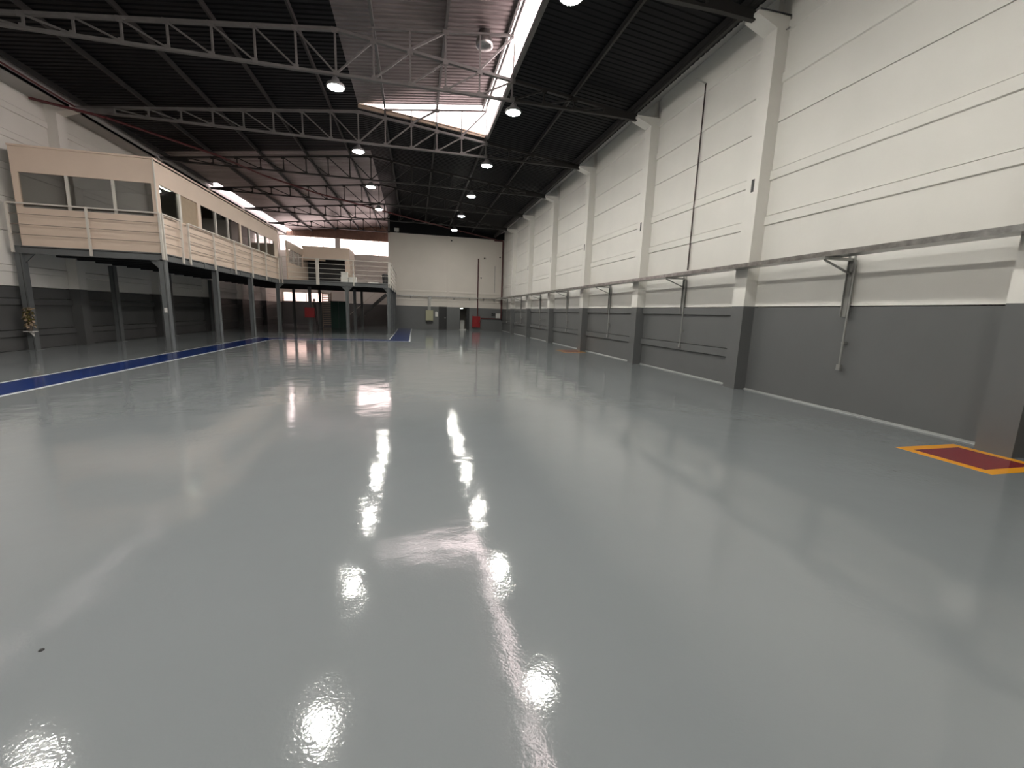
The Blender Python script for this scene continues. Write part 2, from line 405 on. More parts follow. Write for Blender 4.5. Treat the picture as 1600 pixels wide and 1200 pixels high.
# ------------------------------------------------------------------ roof
ce = struct('ceiling', (RX, 17, 8), 'dark corrugated sheet roof on purlins')
def corr(name, x0, z0, x1, z1, y0, y1, mt, pitch=.19, amp=.042):
    """corrugated sheet: ribs run in x, waves go along y"""
    vs = []; fs = []; n = max(1, round((y1-y0)/pitch)); dy = (y1-y0)/n
    ys = []
    for i in range(n):
        for (t, h) in ((0, 0), (.28, 0), (.40, 1), (.60, 1), (.72, 0)): ys.append((y0 + (i+t)*dy, h*amp))
    ys.append((y1, 0))
    for (y, h) in ys:
        vs += [(x0, y, z0+h), (x1, y, z1+h), (x0, y, z0+h+.006), (x1, y, z1+h+.006)]
    for i in range(len(ys)-1):
        a = 4*i; fs += [(a, a+4, a+5, a+1), (a+2, a+3, a+7, a+6), (a, a+2, a+6, a+4), (a+1, a+5, a+7, a+3)]
    e = 4*(len(ys)-1); fs += [(0, 1, 3, 2), (e, e+2, e+3, e+1)]
    me = bpy.data.meshes.new(name); me.from_pydata(vs, [], fs); me.materials.append(M[mt])
    return put(name, me, ce)
MX = 2.80                                                            # right edge of the raised roof
MON = TY[5]                                                          # the raised roof ends at this truss
YS = [YN] + [t for t in TY if YN+1 < t < YB-.5] + [YB+.1]
GX = -10.60
for i in range(len(YS)-1):
    y0, y1 = YS[i], YS[i+1]
    xe = GX if y0 < 26 else -10.20
    corr('roof_sheet', xe, zl(xe), RX, RZ, y0, y1, 'sheet_lit' if y0 > 21 else 'sheet')
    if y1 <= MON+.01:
        corr('roof_sheet', RX, RZ, MX-.1, zl(MX-.1), y0, y1, 'sheet_lit')
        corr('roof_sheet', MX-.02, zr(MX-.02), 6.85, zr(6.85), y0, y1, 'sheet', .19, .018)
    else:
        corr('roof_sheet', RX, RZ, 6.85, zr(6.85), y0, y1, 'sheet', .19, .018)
PX = [RX + .94*k for k in (-9, -7, -5, -3, -1, 1, 3, 5, 7, 9)]
for x in PX:
    xa = min(max(x, GX+.1), 6.5)
    z = (zl(xa) if xa < RX else zr(xa)) - .012
    if RX < xa < MX:
        MB().box(xa-.035, xa+.035, MON, YB, z-.16, z).build('purlin', 'purlin', ce)
        zz = zl(xa) - .012
        MB().box(xa-.035, xa+.035, YN, MON, zz-.14, zz).build('purlin', 'steel', ce)
    else:
        MB().box(xa-.028, xa+.028, YN, YB if x > -10.4 else 26.9, z-.14, z).build('purlin', 'purlin', ce)
zz = zl(MX-.2) - .012; MB().box(MX-.23, MX-.17, YN, MON, zz-.14, zz).build('purlin', 'steel', ce)
z = zr(MX); MB().box(MX-.04, MX+.05, YN, MON, z-.12, z+.03).build('skylight_kerb', 'steel', ce)
# gutters
MB().prism([(6.60, 7.74), (XR+.2, 8.25), (XR+.2, 8.32), (6.60, 7.86)], 'y', YN, YF).build('gutter', 'soffit', ce)
MB().box(6.52, 6.60, YN, YF, 7.65, 7.86).build('gutter_edge', 'purlin', ce)
MB().box(XL-.02, GX, YN, YB, 7.52, 7.58).build('gutter_soffit', 'soffit', ce)
MB().box(GX-.06, GX, YN, YB, 7.52, 7.80).build('gutter_fascia', 'soffit', ce)
# flashing along the open gable of the raised roof
MB().quadbox([(RX, MON+.02, RZ-.10), (MX+.05, MON+.02, zr(MX)-.06), (MX+.05, MON+.10, zr(MX)-.06), (RX, MON+.10, RZ-.10), (RX, MON+.02, RZ+.05), (MX+.05, MON+.02, zr(MX)+.06), (MX+.05, MON+.10, zr(MX)+.06), (RX, MON+.10, RZ+.05)]).build('flashing', 'wood', ce)
# translucent glazing of the raised roof
sk = struct('window_4', (MX, 6, 8.4), 'translucent skylight strip of the raised roof')
ys = [YN] + [t for t in TY if YN+1 < t < MON-.1] + [MON]
for i in range(len(ys)-1):
    for j in range(4):
        y0 = ys[i] + (ys[i+1]-ys[i])*j/4; y1 = ys[i] + (ys[i+1]-ys[i])*(j+1)/4
        MB().quadbox([(MX+.05, y0+.005, zr(MX)+.03), (MX+.056, y0+.005, zr(MX)+.03), (MX+.056, y1-.005, zr(MX)+.03), (MX+.05, y1-.005, zr(MX)+.03), (MX-.09, y0+.005, zl(MX-.1)+.02), (MX-.084, y0+.005, zl(MX-.1)+.02), (MX-.084, y1-.005, zl(MX-.1)+.02), (MX-.09, y1-.005, zl(MX-.1)+.02)]).build('pane', 'poly', sk)
cut = [-0.95, 0.93, MX]
for i in range(2):
    x0, x1 = cut[i]+.005, cut[i+1]-.005
    MB().prism([(x0, zr(x0)+.05), (x1, zr(x1)+.05), (x1, zl(x1)-.02), (x0, zl(x0)-.02)], 'y', MON+.10, MON+.106).build('pane', 'poly', sk)
x0, x1 = RX+.45, -.955
MB().prism([(x0, zr(x0)+.05), (x1, zr(x1)+.05), (x1, zl(x1)-.02), (x0, zl(x0)-.02)], 'y', MON+.10, MON+.106).build('pane', 'poly', sk)
sl_ = struct('window_5', (GX, 34, 7.8), 'daylight slot above the left gutter')
for i in range(4):
    y0 = 26.95 + 3.5*i
    MB().quadbox([(GX, y0, 7.83), (-10.2, y0, zl(-10.2)), (-10.2, y0+3.48, zl(-10.2)), (GX, y0+3.48, 7.83), (GX, y0, 7.836), (-10.2, y0, zl(-10.2)+.006), (-10.2, y0+3.48, zl(-10.2)+.006), (GX, y0+3.48, 7.836)]).build('pane', 'poly_dim', sl_)

# ------------------------------------------------------------------ trusses
BZ = 7.52
def zt(x): return 8.60 - .1130*abs(x-RX)
JX = [RX + .94*k for k in range(-8, 9)]
def truss_meshes(monitor):
    parts = []
    for xa, xe in ((RX, GX+.05), (RX, MX), (MX, 6.66)):
        parts.append(('top_chord', MB().bar((xa, 0, zt(xa)-.04), (xe, 0, zt(xe)-.04), .10, .07)))
    for xa, xe in ((JX[0]-.2, MX), (MX, JX[-1]+.2)):
        parts.append(('bottom_chord', MB().bar((xa, 0, BZ), (xe, 0, BZ), .10, .06)))
    for s, x in ((-1, GX+.05), (1, 6.66)):
        j = JX[0] if s < 0 else JX[-1]
        parts.append(('end_plate', MB().prism([(x, (zt(x)-.09 if s < 0 and not monitor else 7.46)), (j, 7.50), (j, zt(j)-.01), (x, zt(x)-.01)], 'y', -.05, .05)))
    for x in JX[1:-1]:
        parts.append(('web_member', MB().bar((x, 0, BZ), (x, 0, zt(x)-.04), .045, .045)))
    for i in range(len(JX)-1):
        a, b = (JX[i], JX[i+1])
        if (a+b)/2 < RX: p, q = (a, zt(a)-.06), (b, BZ+.02)
        else: p, q = (b, zt(b)-.06), (a, BZ+.02)
        parts.append(('web_member', MB().bar((p[0], 0, p[1]), (q[0], 0, q[1]), .04, .04)))
    for x in JX[1:-1]:
        parts.append(('gusset_plate', MB().box(x-.075, x+.075, -.062, -.052, zt(x)-.14, zt(x)-.01)))
        parts.append(('gusset_plate', MB().box(x-.06, x+.06, -.062, -.052, BZ-.04, BZ+.08)))
    if monitor:
        def zm(x): return zl(x) - .19
        parts.append(('monitor_chord', MB().bar((JX[9]-.02, 0, zm(JX[9])), (MX, 0, zm(MX)), .07, .05)))
        for k in (9, 10, 11, 12, 13):
            x = JX[k] if k < 13 else MX-.03
            parts.append(('monitor_post', MB().bar((x, 0, zt(x)), (x, 0, zm(x)), .04, .04)))
        parts.append(('monitor_brace', MB().bar((JX[10], 0, zt(JX[10])), (JX[11], 0, zm(JX[11])), .05, .06)))
        parts.append(('monitor_brace', MB().bar((JX[12], 0, zt(JX[12])), (MX-.03, 0, zm(MX)), .05, .05)))
        parts.append(('gusset_plate', MB().box(JX[11]-.09, JX[11]+.09, -.062, -.052, zm(JX[11])-.09, zm(JX[11])+.03)))
    return [(n, b.mesh(n, 'steel' if monitor and sum(q[0] for q in b.v)/len(b.v) < MX+.1 else 'purlin')) for n, b in parts]  # right side and far trusses darkened, missing skylight put into the colour
TM = {True: truss_meshes(True), False: truss_meshes(False)}
tn = 0
for i, y in enumerate(TY):
    if y > YB-1: continue
    mon = y <= MON+.01
    if y < 5: lab = 'grey roof truss behind the camera, %s from the front wall' % ORD[i]
    else:
        tn += 1
        lab = ['grey steel roof truss just in front of the camera, cut off by the top edge', 'nearest fully visible grey roof truss, carrying the raised roof and round vent side',
               'grey roof truss framing the bright triangular end of the raised roof', 'first shade-darkened steel truss beyond the raised roof end', 'second shade-darkened steel truss beyond the raised roof end',
               'third shade-darkened steel truss beyond the raised roof end', 'farthest shade-darkened steel truss before the back windows'][min(tn-1, 6)]
    t = thing('roof_truss', lab, 'roof truss', (RX, y, BZ), 'roof trusses')
    xr = 6.66
    for n_, me in TM[mon]: put(n_, me, t, (0, y, 0))

# round extractor vent under the raised roof
vt = thing('roof_vent', 'round pale extractor vent hanging under the raised roof', 'vent', (1.95, 13.1, 8.9))
smooth(MB().lathe((1.95, 13.1, 8.84), [(.20, 0), (.24, .03), (.24, .12), (.16, .40)], 24).build('vent_body', 'galv', vt))
MB().tube((1.95, 13.1, 9.2), (1.95, 13.1, 9.30), .15, 16).build('vent_neck', 'galv', vt)
# lamps
housing = MB().lathe((0, 0, 0), [(.222, -.012), (.235, .02), (.21, .07), (.10, .14), (.085, .20), (.04, .22)], 24).mesh('housing', 'alu')
for p in housing.polygons: p.use_smooth = True
diff = MB().lathe((0, 0, 0), [(.09, -.05), (.16, -.036), (.20, -.012), (.214, .006)], 24).mesh('diffuser', 'lamp')
hook = MB().tube((0, 0, .2), (0, 0, .30), .012, 6).box(-.05, .05, -.06, .06, .16, .22).mesh('hanger', 'alu')
def lamp(x, y, lab):
    t = thing('high_bay_lamp', lab, 'lamp', (x, y, 7.22), 'high bay lamps on the trusses')
    for nm, me in (('housing', housing), ('diffuser', diff), ('hanger', hook)): put(nm, me, t, (x, y, 7.22))
vis = [t for t in TY if 5 < t < 34]
for i, y in enumerate([t for t in TY if -3 < t < 28]):
    lab = 'glowing round lamp under the ridge, %s' % ('behind the camera, %s row' % ORD[i] if y < 5 else 'just above the frame, reflected at the bottom' if y < 9 else '%s lamp down the left row' % ORD[i-3])
    lamp(RX-.02, y, lab)
for i, y in enumerate([t for t in TY if -3 < t < 32]):
    lab = 'glowing round lamp right of the skylight, %s' % ('behind the camera, %s row' % ORD[i] if y < 5 else 'cut by the top edge of the frame' if y < 9 else '%s lamp down the right row' % ORD[i-3])
    lamp(2.80, y, lab)
for i, y in enumerate([t for t in TY if -3 < t < 9]):
    lamp(-6.9, y, 'glowing round lamp over the left bay, %s from the front wall' % ORD[i+1])

# ------------------------------------------------------------------ cable tray along the right wall
TX0, TX1, TZ0, TZ1 = 6.74, 7.06, 2.655, 2.735
tr = thing('cable_tray', 'galvanised cable tray running along the right wall on brackets', 'cable tray', (6.85, 3, TZ0))
L = 3.0; k = 0; y = -4.0
prof = [(TX0, TZ1), (TX0, TZ0), (TX1, TZ0), (TX1, TZ1), (TX1-.006, TZ1), (TX1-.006, TZ0+.006), (TX0+.006, TZ0+.006), (TX0+.006, TZ1)]
tm = MB().prism(prof, 'y', 0, L-.004).mesh('tray_section', 'galv')
jm = MB().box(TX0-.006, TX0-.001, -.08, .08, TZ0+.02, TZ1-.02).mesh('joint_plate', 'galv')
while y < YF-3.2:
    put('tray_section', tm, tr, (0, y, 0)); 
    if k: put('joint_plate', jm, tr, (0, y, 0))
    y += L; k += 1
MB().prism(prof, 'y', y, YF-.1).build('tray_section', 'galv', tr)
bmid = [PY[i] + 2.57 for i in range(1, len(PY)-2)]
post = MB().box(XR-.075, XR-.031, -.055, -.045, 1.67, 2.70).box(XR-.075, XR-.031, .045, .055, 1.67, 2.70).box(XR-.040, XR-.030, -.045, .045, 1.67, 2.66).mesh('bracket_post', 'cond')
arm = MB().box(6.70, XR-.03, -.035, .035, 2.612, 2.654).mesh('bracket_arm', 'cond')
strut = MB().bar((6.74, 0, 2.60), (XR-.06, 0, 2.40), .03, .025).mesh('bracket_strut', 'cond')
for y in bmid:
    for nm, me in (('bracket_post', post), ('bracket_arm', arm), ('bracket_strut', strut)): put(nm, me, tr, (0, y, 0))
cd = MB().tube((XR-.075, -.085, .84), (XR-.075, -.085, 2.62), .016, 8).mesh('pipe', 'cond')
cb = MB().box(XR-.10, XR-.045, -.12, -.05, .74, .84).mesh('outlet_box', 'cond')
cl = MB().box(XR-.08, XR+.002, -.11, -.06, 1.2, 1.24).mesh('pipe_clip', 'cond')
vb = [y for y in bmid if y > 3]
for i, y in enumerate(bmid):
    if y < 3: continue
    j = vb.index(y)
    lab = 'thin grey conduit with outlet box dropping down the wall %s' % ('before the first full pillar' if j == 0 else 'between the %s and %s pillars' % (ORD[j-1], ORD[j]))
    t = thing('wall_conduit', lab, 'conduit', (XR-.075, y-.085, .74), 'conduits dropping from the tray')
    for nm, me in (('pipe', cd), ('outlet_box', cb), ('pipe_clip', cl)): put(nm, me, t, (0, y, 0))
t = thing('wall_pipe', 'tall thin dark pipe on the white wall between first and second pillars', 'pipe', (XR-.03, 10.6, 2.9))
MB().tube((XR-.035, 10.6, 2.86), (XR-.035, 10.6, 7.52), .018, 8).build('riser', 'brownpipe', t)
MB().tube((XR-.035, 10.6, 7.52), (XR-.33, 10.6, 7.58), .016, 8).build('elbow_arm', 'soffit', t)
t = thing('pillar_cable', 'short dark cable loop at the head of the first full pillar', 'cable', (7.3, 8.05, 7.3))
MB().tube((6.62, 8.06, 7.57), (7.36, 8.06, 7.57), .012, 6).build('cable_run', 'black', t)
MB().tube((7.35, 8.06, 7.57), (7.36, 8.05, 7.36), .014, 6).tube((7.36, 8.05, 7.36), (7.27, 8.06, 7.30), .014, 6).build('cable_tail', 'cond', t)

# ------------------------------------------------------------------ far wall fittings
t = thing('wall_tray', 'thin metal tray running across the far wall', 'cable tray', (2.7, YF-.2, 2.66))
MB().box(XA+.5, 6.72, YF-.22, YF-.12, 2.64, 2.70).build('tray_run', 'galv', t)
for x in (-.3, 1.35, 3.2, 4.5, 5.7, 6.6): MB().box(x-.03, x+.03, YF-.2, YF+.005, 2.45, 2.64).build('tray_bracket', 'cond', t)
t = thing('electrical_box', 'cream electrical box on the far grey wall', 'electrical box', (1.2, YF, .7))
MB().box(.90, 1.50, YF-.25, YF, .72, 1.55).build('box_body', 'elec', t)
MB().box(.94, 1.46, YF-.265, YF-.25, .76, 1.51).build('box_door', 'elec', t)
MB().box(.92, 1.48, YF-.22, YF, .55, .72).build('box_skirt', 'black', t)
t = thing('cable_duct', 'grey vertical duct between far tray and electrical box', 'duct', (1.2, YF, 1.55))
MB().box(1.08, 1.17, YF-.14, YF, 1.55, 2.64).build('duct_half', 'cond', t)
MB().box(1.20, 1.30, YF-.14, YF, 1.55, 2.64).build('duct_half', 'galv', t)
tag(MB().box(1.68, 1.90, YF-.06, YF, 1.05, 1.42).box(1.72, 1.80, YF-.08, YF-.06, 1.30, 1.46).build('wall_dispenser', 'off'), 'small off-white dispenser beside the closed black door', 'dispenser')
t = thing('hose_cabinet', 'red fire hose cabinet on the far grey wall', 'hose cabinet', (5.08, YF, .24))
MB().box(4.76, 5.42, YF-.22, YF, .24, 1.17).build('cabinet_body', 'red', t)
MB().box(4.80, 5.38, YF-.235, YF-.22, .28, 1.13).build('cabinet_door', 'red', t)
MB().box(5.32, 5.36, YF-.25, YF-.235, .66, .74).build('latch', 'galv', t)
t = thing('fire_pipe', 'dark red riser pipe above the far hose cabinet', 'pipe', (5.2, YF-.06, 1.2))
MB().tube((5.2, YF-.07, 1.17), (5.2, YF-.07, 5.85), .045, 10).build('riser', 'redpipe', t)
MB().tube((5.2, YF-.07, 5.85), (5.2, YF+.01, 5.85), .045, 10).build('elbow', 'redpipe', t)
t = thing('corner_pipe', 'dark red pipe rising in the far right corner', 'pipe', (7.25, YF-.1, .97))
MB().tube((7.24, YF-.10, .97), (7.24, YF-.10, 7.42), .055, 10).build('riser', 'redpipe', t)
MB().tube((7.24, YF-.06, 1.0), (5.5, YF-.06, 1.0), .04, 8).build('branch', 'redpipe', t)
MB().tube((7.24, YF-.10, 7.42), (6.5, YF-.10, 7.42), .06, 8).build('head', 'redpipe', t)
tag(MB().box(6.80, 7.15, YF-.16, YF, 1.06, 1.46).box(6.83, 7.12, YF-.175, YF-.16, 1.10, 1.42).build('wall_meter', 'off'), 'white meter box in the far right corner', 'meter box')
t = thing('switch_panel', 'small black switches beside the white meter box', 'switch', (6.6, YF, 1.25))
for x in (6.48, 6.64):
    for z in (1.28, 1.42): MB().box(x-.055, x+.055, YF-.05, YF, z-.05, z+.05).build('switch', 'black', t)
tag(MB().tube((6.62, YF-.03, 3.2), (6.62, YF-.03, 5.37), .022, 8).build('grey_conduit', 'cond'), 'thin grey conduit on the far white wall near the corner', 'conduit')
for (x, z, lb) in ((5.72, 5.95, 'small camera above the red riser top'), (5.45, 4.35, 'small camera beside the middle of the red riser'), (2.99, 7.18, 'small camera at the top of the pilaster'), (7.02, 6.1, 'small camera high in the far right corner')):
    c = thing('security_camera', lb, 'camera', (x, YF-.06, z), 'cameras on the far wall')
    smooth(MB().lathe((x, YF-.09, z-.06), [(.03, 0), (.055, .03), (.06, .07), (.06, .1)], 12).build('dome', 'black', c))
    MB().box(x-.05, x+.05, YF-.1, YF, z+.03, z+.06).build('mount', 'off', c)
t = thing('doorway_lamp', 'small bright lamp at the top of the open doorway', 'lamp', (3.85, YF-.1, 1.8))
MB().box(3.72, 3.98, YF-.10, YF-.01, 1.80, 1.88).build('lamp_body', 'off', t)
MB().box(3.74, 3.96, YF-.105, YF-.02, 1.772, 1.80).build('lamp_tube', 'tube', t)
tag(MB().box(3.78, 4.2, YF+.9, YF+1.2, .38, .78).box(3.8, 4.18, YF+.92, YF+1.18, 0, .38).build('wash_basin', 'off'), 'pale box unit inside the open doorway', 'basin')
t = thing('flood_light', 'white flood light on top of the far wall corner', 'lamp', (-1.35, YF+.05, 7.5))
MB().box(-1.50, -1.15, YF-.06, YF+.02, 7.60, 7.86).build('lamp_head', 'off', t)
MB().box(-1.36, -1.29, YF-.02, YF+.05, 7.5, 7.62).build('lamp_stem', 'cond', t)
# red pipes under the roof
t = thing('sprinkler_pipe', 'dark red pipe crossing diagonally beneath the roof trusses', 'pipe', (-2, 27, 7.4))
pts = [(-11.2, 16.75, 7.42), (-9.8, 17.66, 7.42), (-7.7, 20.5, 7.42), (-6.72, 22.8, 7.42), (-5.0, 25.2, 7.42), (-0.27, 29.67, 7.42), (6.6, 35.6, 7.42)]
for a, b in zip(pts, pts[1:]): MB().tube(a, b, .042, 8).build('pipe_run', 'redpipe', t)
tag(MB().tube((GX+.14, YN, 7.55), (GX+.14, 17.4, 7.55), .03, 8).build('gutter_pipe', 'redpipe'), 'thin dark red pipe along the left gutter', 'pipe')

# ------------------------------------------------------------------ mezzanine decks
DZ0, DZ1 = 2.78, 3.0
MXE, MYF = -7.42, 15.32       # right edge and front edge of the first deck
def sect_post(w=.17):
    m = MB().box(-w/2, w/2, -w/2, w/2, 0, DZ0)
    return m
pm = sect_post().mesh('post', 'frame')
lip = MB().box(.040, .050, -.088, -.085, 0, DZ0).mesh('post_seam', 'dark')
foot = MB().box(-.14, .14, -.14, .14, 0, .015).mesh('foot_plate', 'frame')
br = MB().prism([(.085, DZ0), (.34, DZ0), (.085, DZ0-.26)], 'y', -.02, .02).mesh('knee_plate', 'frame')
br2 = MB().prism([(-.085, DZ0), (-.34, DZ0), (-.085, DZ0-.26)], 'y', -.02, .02).mesh('knee_plate', 'frame')
def dpost(t, x, y, kn=0):
    p = put('post', pm, t, (x, y, 0)); put('post_seam', lip, p, (x, y, 0)); put('foot_plate', foot, p, (x, y, 0))
    if kn & 1: put('knee_plate', br, p, (x, y, 0))
    if kn & 2: put('knee_plate', br2, p, (x, y, 0))
DX = XL+.32
d1 = thing('mezzanine_deck', 'grey steel deck on posts carrying the beige site office', 'mezzanine', (-9.3, 21, 0))
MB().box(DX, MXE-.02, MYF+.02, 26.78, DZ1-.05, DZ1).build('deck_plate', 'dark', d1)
def ibeam(a, b, axis):
    """channel with flanges: a,b corners"""
    (x0, y0), (x1, y1) = a, b; m = MB()
    if axis == 'x': m.box(x0, x1, y0, y0+.10, DZ1-.03, DZ1-.0).box(x0, x1, y0, y0+.10, DZ0, DZ0+.03).box(x0, x1, y0+.03, y0+.05, DZ0+.03, DZ1-.03)
    else: m.box(x0-.10, x0, y0, y1, DZ1-.03, DZ1).box(x0-.10, x0, y0, y1, DZ0, DZ0+.03).box(x0-.05, x0-.03, y0, y1, DZ0+.03, DZ1-.03)
    return m
ibeam((-11.14, MYF), (MXE, MYF), 'x').build('edge_beam', 'frame', d1)
ibeam((MXE, MYF), (MXE, 26.78), 'y').build('edge_beam', 'frame', d1)
for y in [16.6 + .85*i for i in range(12)]:
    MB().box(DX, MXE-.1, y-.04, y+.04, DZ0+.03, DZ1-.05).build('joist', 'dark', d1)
stf = MB().box(MXE-.03, MXE-.005, -.05, .05, DZ0+.03, DZ1-.03).mesh('beam_stiffener', 'frame')
for y in (18.0, 19.05, 20.3, 21.3, 22.5, 23.6, 24.6, 25.5): put('beam_stiffener', stf, d1, (0, y, 0))
for y in (15.43, 18.95, 22.6, 26.72):
    dpost(d1, -7.51, y, 2 if y < 16 else 1 if y > 26 else 0)
    dpost(d1, -11.04 if y < 16 else -10.86, y, 1 if y < 16 else 0)
d2 = thing('mezzanine_deck', 'rear grey steel deck with open railing below the back windows', 'mezzanine', (-4.5, 33, 0))
RXE, RYF = -1.42, 26.8
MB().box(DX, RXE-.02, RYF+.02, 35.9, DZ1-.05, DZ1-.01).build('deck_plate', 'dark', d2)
MB().box(DX, RXE-.02, RYF+.02, 35.9, DZ1-.01, DZ1+.02).build('deck_floor', 'base', d2)
ibeam((MXE, RYF), (RXE, RYF), 'x').build('edge_beam', 'frame', d2)
ibeam((RXE, RYF+.1), (RXE, YF-.02), 'y').build('edge_beam', 'frame', d2)
for y in [27.8 + 1.0*i for i in range(9)]:
    MB().box(DX, RXE-.1, y-.04, y+.04, DZ0+.03, DZ1-.05).build('joist', 'dark', d2)
dpost(d2, -3.86, 26.92, 3); dpost(d2, -1.51, 26.92, 2)
for y in (29.2, 32.2, 35.6): dpost(d2, -1.51, y)
for x, y in ((-6.45, 29.4), (-8.6, 34.3), (-6.85, 34.4), (-3.9, 30.5), (-3.9, 34.5)): dpost(d2, x, y)
tag(MB().box(-7.555, -7.475, 15.335, 15.343, 1.22, 1.36).build('post_notice', 'off'), 'small white notice taped to the front corner post', 'notice')
# ---- site office
of = thing('site_office', 'beige panel office with white window frames on the mezzanine deck', 'office', (-9.3, 21, DZ1))
OX0, OX1, OY0, OY1, OZ0, OZ1 = DX, -7.50, 15.40, 27.2, DZ1, 5.70
FW = [(-10.80, -9.72), (-9.66, -8.60), (-8.54, -7.60)]; fz0, fz1 = 4.06, 5.0
m = MB().box(OX0, OX1, OY0, OY0+.07, OZ0, fz0).box(OX0, OX1, OY0, OY0+.07, fz1, OZ1).box(OX0, -10.80, OY0, OY0+.07, fz0, fz1).box(-7.60, OX1, OY0, OY0+.07, fz0, fz1)
m.build('front_wall', 'beige', of)
sz0, sz1 = 4.15, 5.03
SW = [(15.62, 16.70, 'glass'), (16.80, 17.95, 'blind'), (18.18, 19.33, 'glass'), (19.40, 20.45, 'glass'), (20.52, 21.72, 'glass'), (21.90, 22.84, 'glass'), (22.90, 24.02, 'glass'), (24.08, 25.15, 'glass'), (25.21, 26.50, 'glass')]
m = MB().box(OX1-.07, OX1, OY0+.07, OY1, OZ0, sz0).box(OX1-.07, OX1, OY0+.07, OY1, sz1, OZ1)
ed = [OY0+.07] + [v for w_ in SW for v in w_[:2]] + [OY1]
for i in range(0, len(ed), 2):
    if ed[i+1]-ed[i] > .12: m.box(OX1-.07, OX1, ed[i], ed[i+1], sz0, sz1)
m.build('side_wall', 'beige', of)
for i in range(0, len(ed), 2):
    if ed[i+1]-ed[i] <= .12: MB().box(OX1-.06, OX1+.012, ed[i], ed[i+1], sz0, sz1).build('window_mullion', 'cream', of)
for a, b in ((-9.72, -9.66), (-8.60, -8.54)): MB().box(a, b, OY0-.012, OY0+.06, fz0, fz1).build('window_mullion', 'cream', of)
for a, b in FW: MB().box(a, b, OY0+.03, OY0+.036, fz0, fz1).build('pane', 'glass', of)
for a, b, g in SW: MB().box(OX1-.04, OX1-.034, a, b, sz0, sz1).build('pane' if g == 'glass' else 'blind_panel', g, of)
MB().box(OX0, OX1, OY1-.07, OY1, OZ0, OZ1).build('rear_wall', 'beige', of)
MB().box(OX0, OX1-.07, OY0+.07, OY1-.07, 5.2, 5.25).build('inner_ceiling', 'inner', of)
MB().box(OX0, OX1, OY0+.07, OY1-.07, OZ1-.06, OZ1-.001).build('roof_panel', 'beige', of)
for y in (18.05, 21.8): MB().box(OX0, OX1-.07, y-.04, y+.04, OZ0, 5.2).build('partition', 'inner', of)
MB().box(OX0, OX0+.04, OY0+.07, OY1-.07, OZ0, 5.2).build('inner_lining', 'inner', of)
MB().box(OX1, OX1+.03, OY0-.03, OY1, OZ1-.03, OZ1+.02).box(OX0, OX1, OY0-.03, OY0, OZ1-.03, OZ1+.02).build('roof_trim', 'beige', of)
MB().box(OX1-.005, OX1+.025, OY0-.025, OY0+.005, OZ0, OZ1).build('corner_trim', 'cream', of)
tb = thing('tube_light', 'short bright tube light inside the office corner', 'lamp', (-7.7, 16.45, 5.1))
MB().box(-7.80, -7.62, 16.2, 16.7, 5.12, 5.2).build('light_body', 'off', tb)
MB().box(-7.78, -7.64, 16.22, 16.68, 5.08, 5.12).build('light_tube', 'tube', tb)
# ---- railings
def railing(name, label, pts, zs, z0, pr=.022, rr=.010, first=None, bm='rail_bar'):
    """pts: list of post positions along a straight run"""
    t = thing(name, label, 'railing', (pts[0][0], pts[0][1], z0), 'cream railings')
    for i, p in enumerate(pts):
        r = first.get(i, pr) if first else pr
        MB().box(p[0]-r, p[0]+r, p[1]-r, p[1]+r, z0, zs[0]).build('rail_post', 'rail', t)
    for k, z in enumerate(zs):
        MB().bar((pts[0][0], pts[0][1], z), (pts[-1][0], pts[-1][1], z), .04 if k == 0 else rr*1.7, .035 if k == 0 else rr*1.7).build('top_rail' if k == 0 else 'rail_bar', 'rail' if k == 0 else bm, t)
    return t
Z4 = [4.15, 3.86, 3.58, 3.30]
fy, sx = MYF-.03, MXE+.03
railing('guard_rail', 'cream railing across the office front facing the camera', [(-11.10, fy), (-9.24, fy), (-7.41, fy)], Z4, 2.80, .026)
railing('guard_rail', 'short cream railing at the office corner before the gap', [(sx, 15.38), (sx, 16.42)], Z4, 2.80, .026)
railing('guard_rail', 'long cream railing along the office side', [(sx, 16.88), (sx, 18.75), (sx, 20.67), (sx, 22.65), (sx, 24.55), (sx, 26.70)], Z4, 2.80, .026)
ry = RYF-.045
railing('guard_rail', 'white open railing across the rear deck front', [(-7.25, ry), (-5.40, ry), (-3.45, ry), (-1.48, ry)], [4.25, 3.98, 3.71, 3.44, 3.17], 2.80, .030, .011, {1: .075}, 'rail')
railing('guard_rail', 'white railing along the right edge of the rear deck', [(RXE+.03, 26.85), (RXE+.03, 29.8), (RXE+.03, 32.8), (RXE+.03, 35.9)], [4.25, 3.98, 3.71, 3.44, 3.17], 2.80, .03, .011, None, 'rail')
# ---- open room on the rear deck
r2 = thing('rear_room', 'beige open-fronted room on the rear deck below the bright windows', 'room', (-5.8, 32, DZ1+.02))
z0 = DZ1+.02
MB().box(-7.5, -4.42, 32.48, 35.0, 5.50, 5.62).build('room_roof', 'beige', r2)
RW = [(28.95, 30.0), (30.06, 31.15), (31.21, 32.3)]
m = MB().box(-7.5, -7.42, 28.6, 34.9, z0, 4.15).box(-7.5, -7.42, 28.6, 34.9, 4.95, 5.40).box(-7.5, -7.42, 28.6, 28.95, 4.15, 4.95).box(-7.5, -7.42, 32.3, 34.9, 4.15, 4.95)
m.build('side_wall', 'beige', r2)
for a, b in RW: MB().box(-7.465, -7.458, a, b, 4.15, 4.95).build('pane', 'glass', r2)
for y in (30.03, 31.18): MB().box(-7.49, -7.40, y-.03, y+.03, 4.15, 4.95).build('window_mullion', 'cream', r2)
MB().box(-4.5, -4.42, 32.48, 34.9, z0, 5.5).build('right_wall', 'beige', r2)
MB().box(-7.42, -4.5, 34.8, 34.9, z0, 5.5).build('back_wall', 'beige', r2)
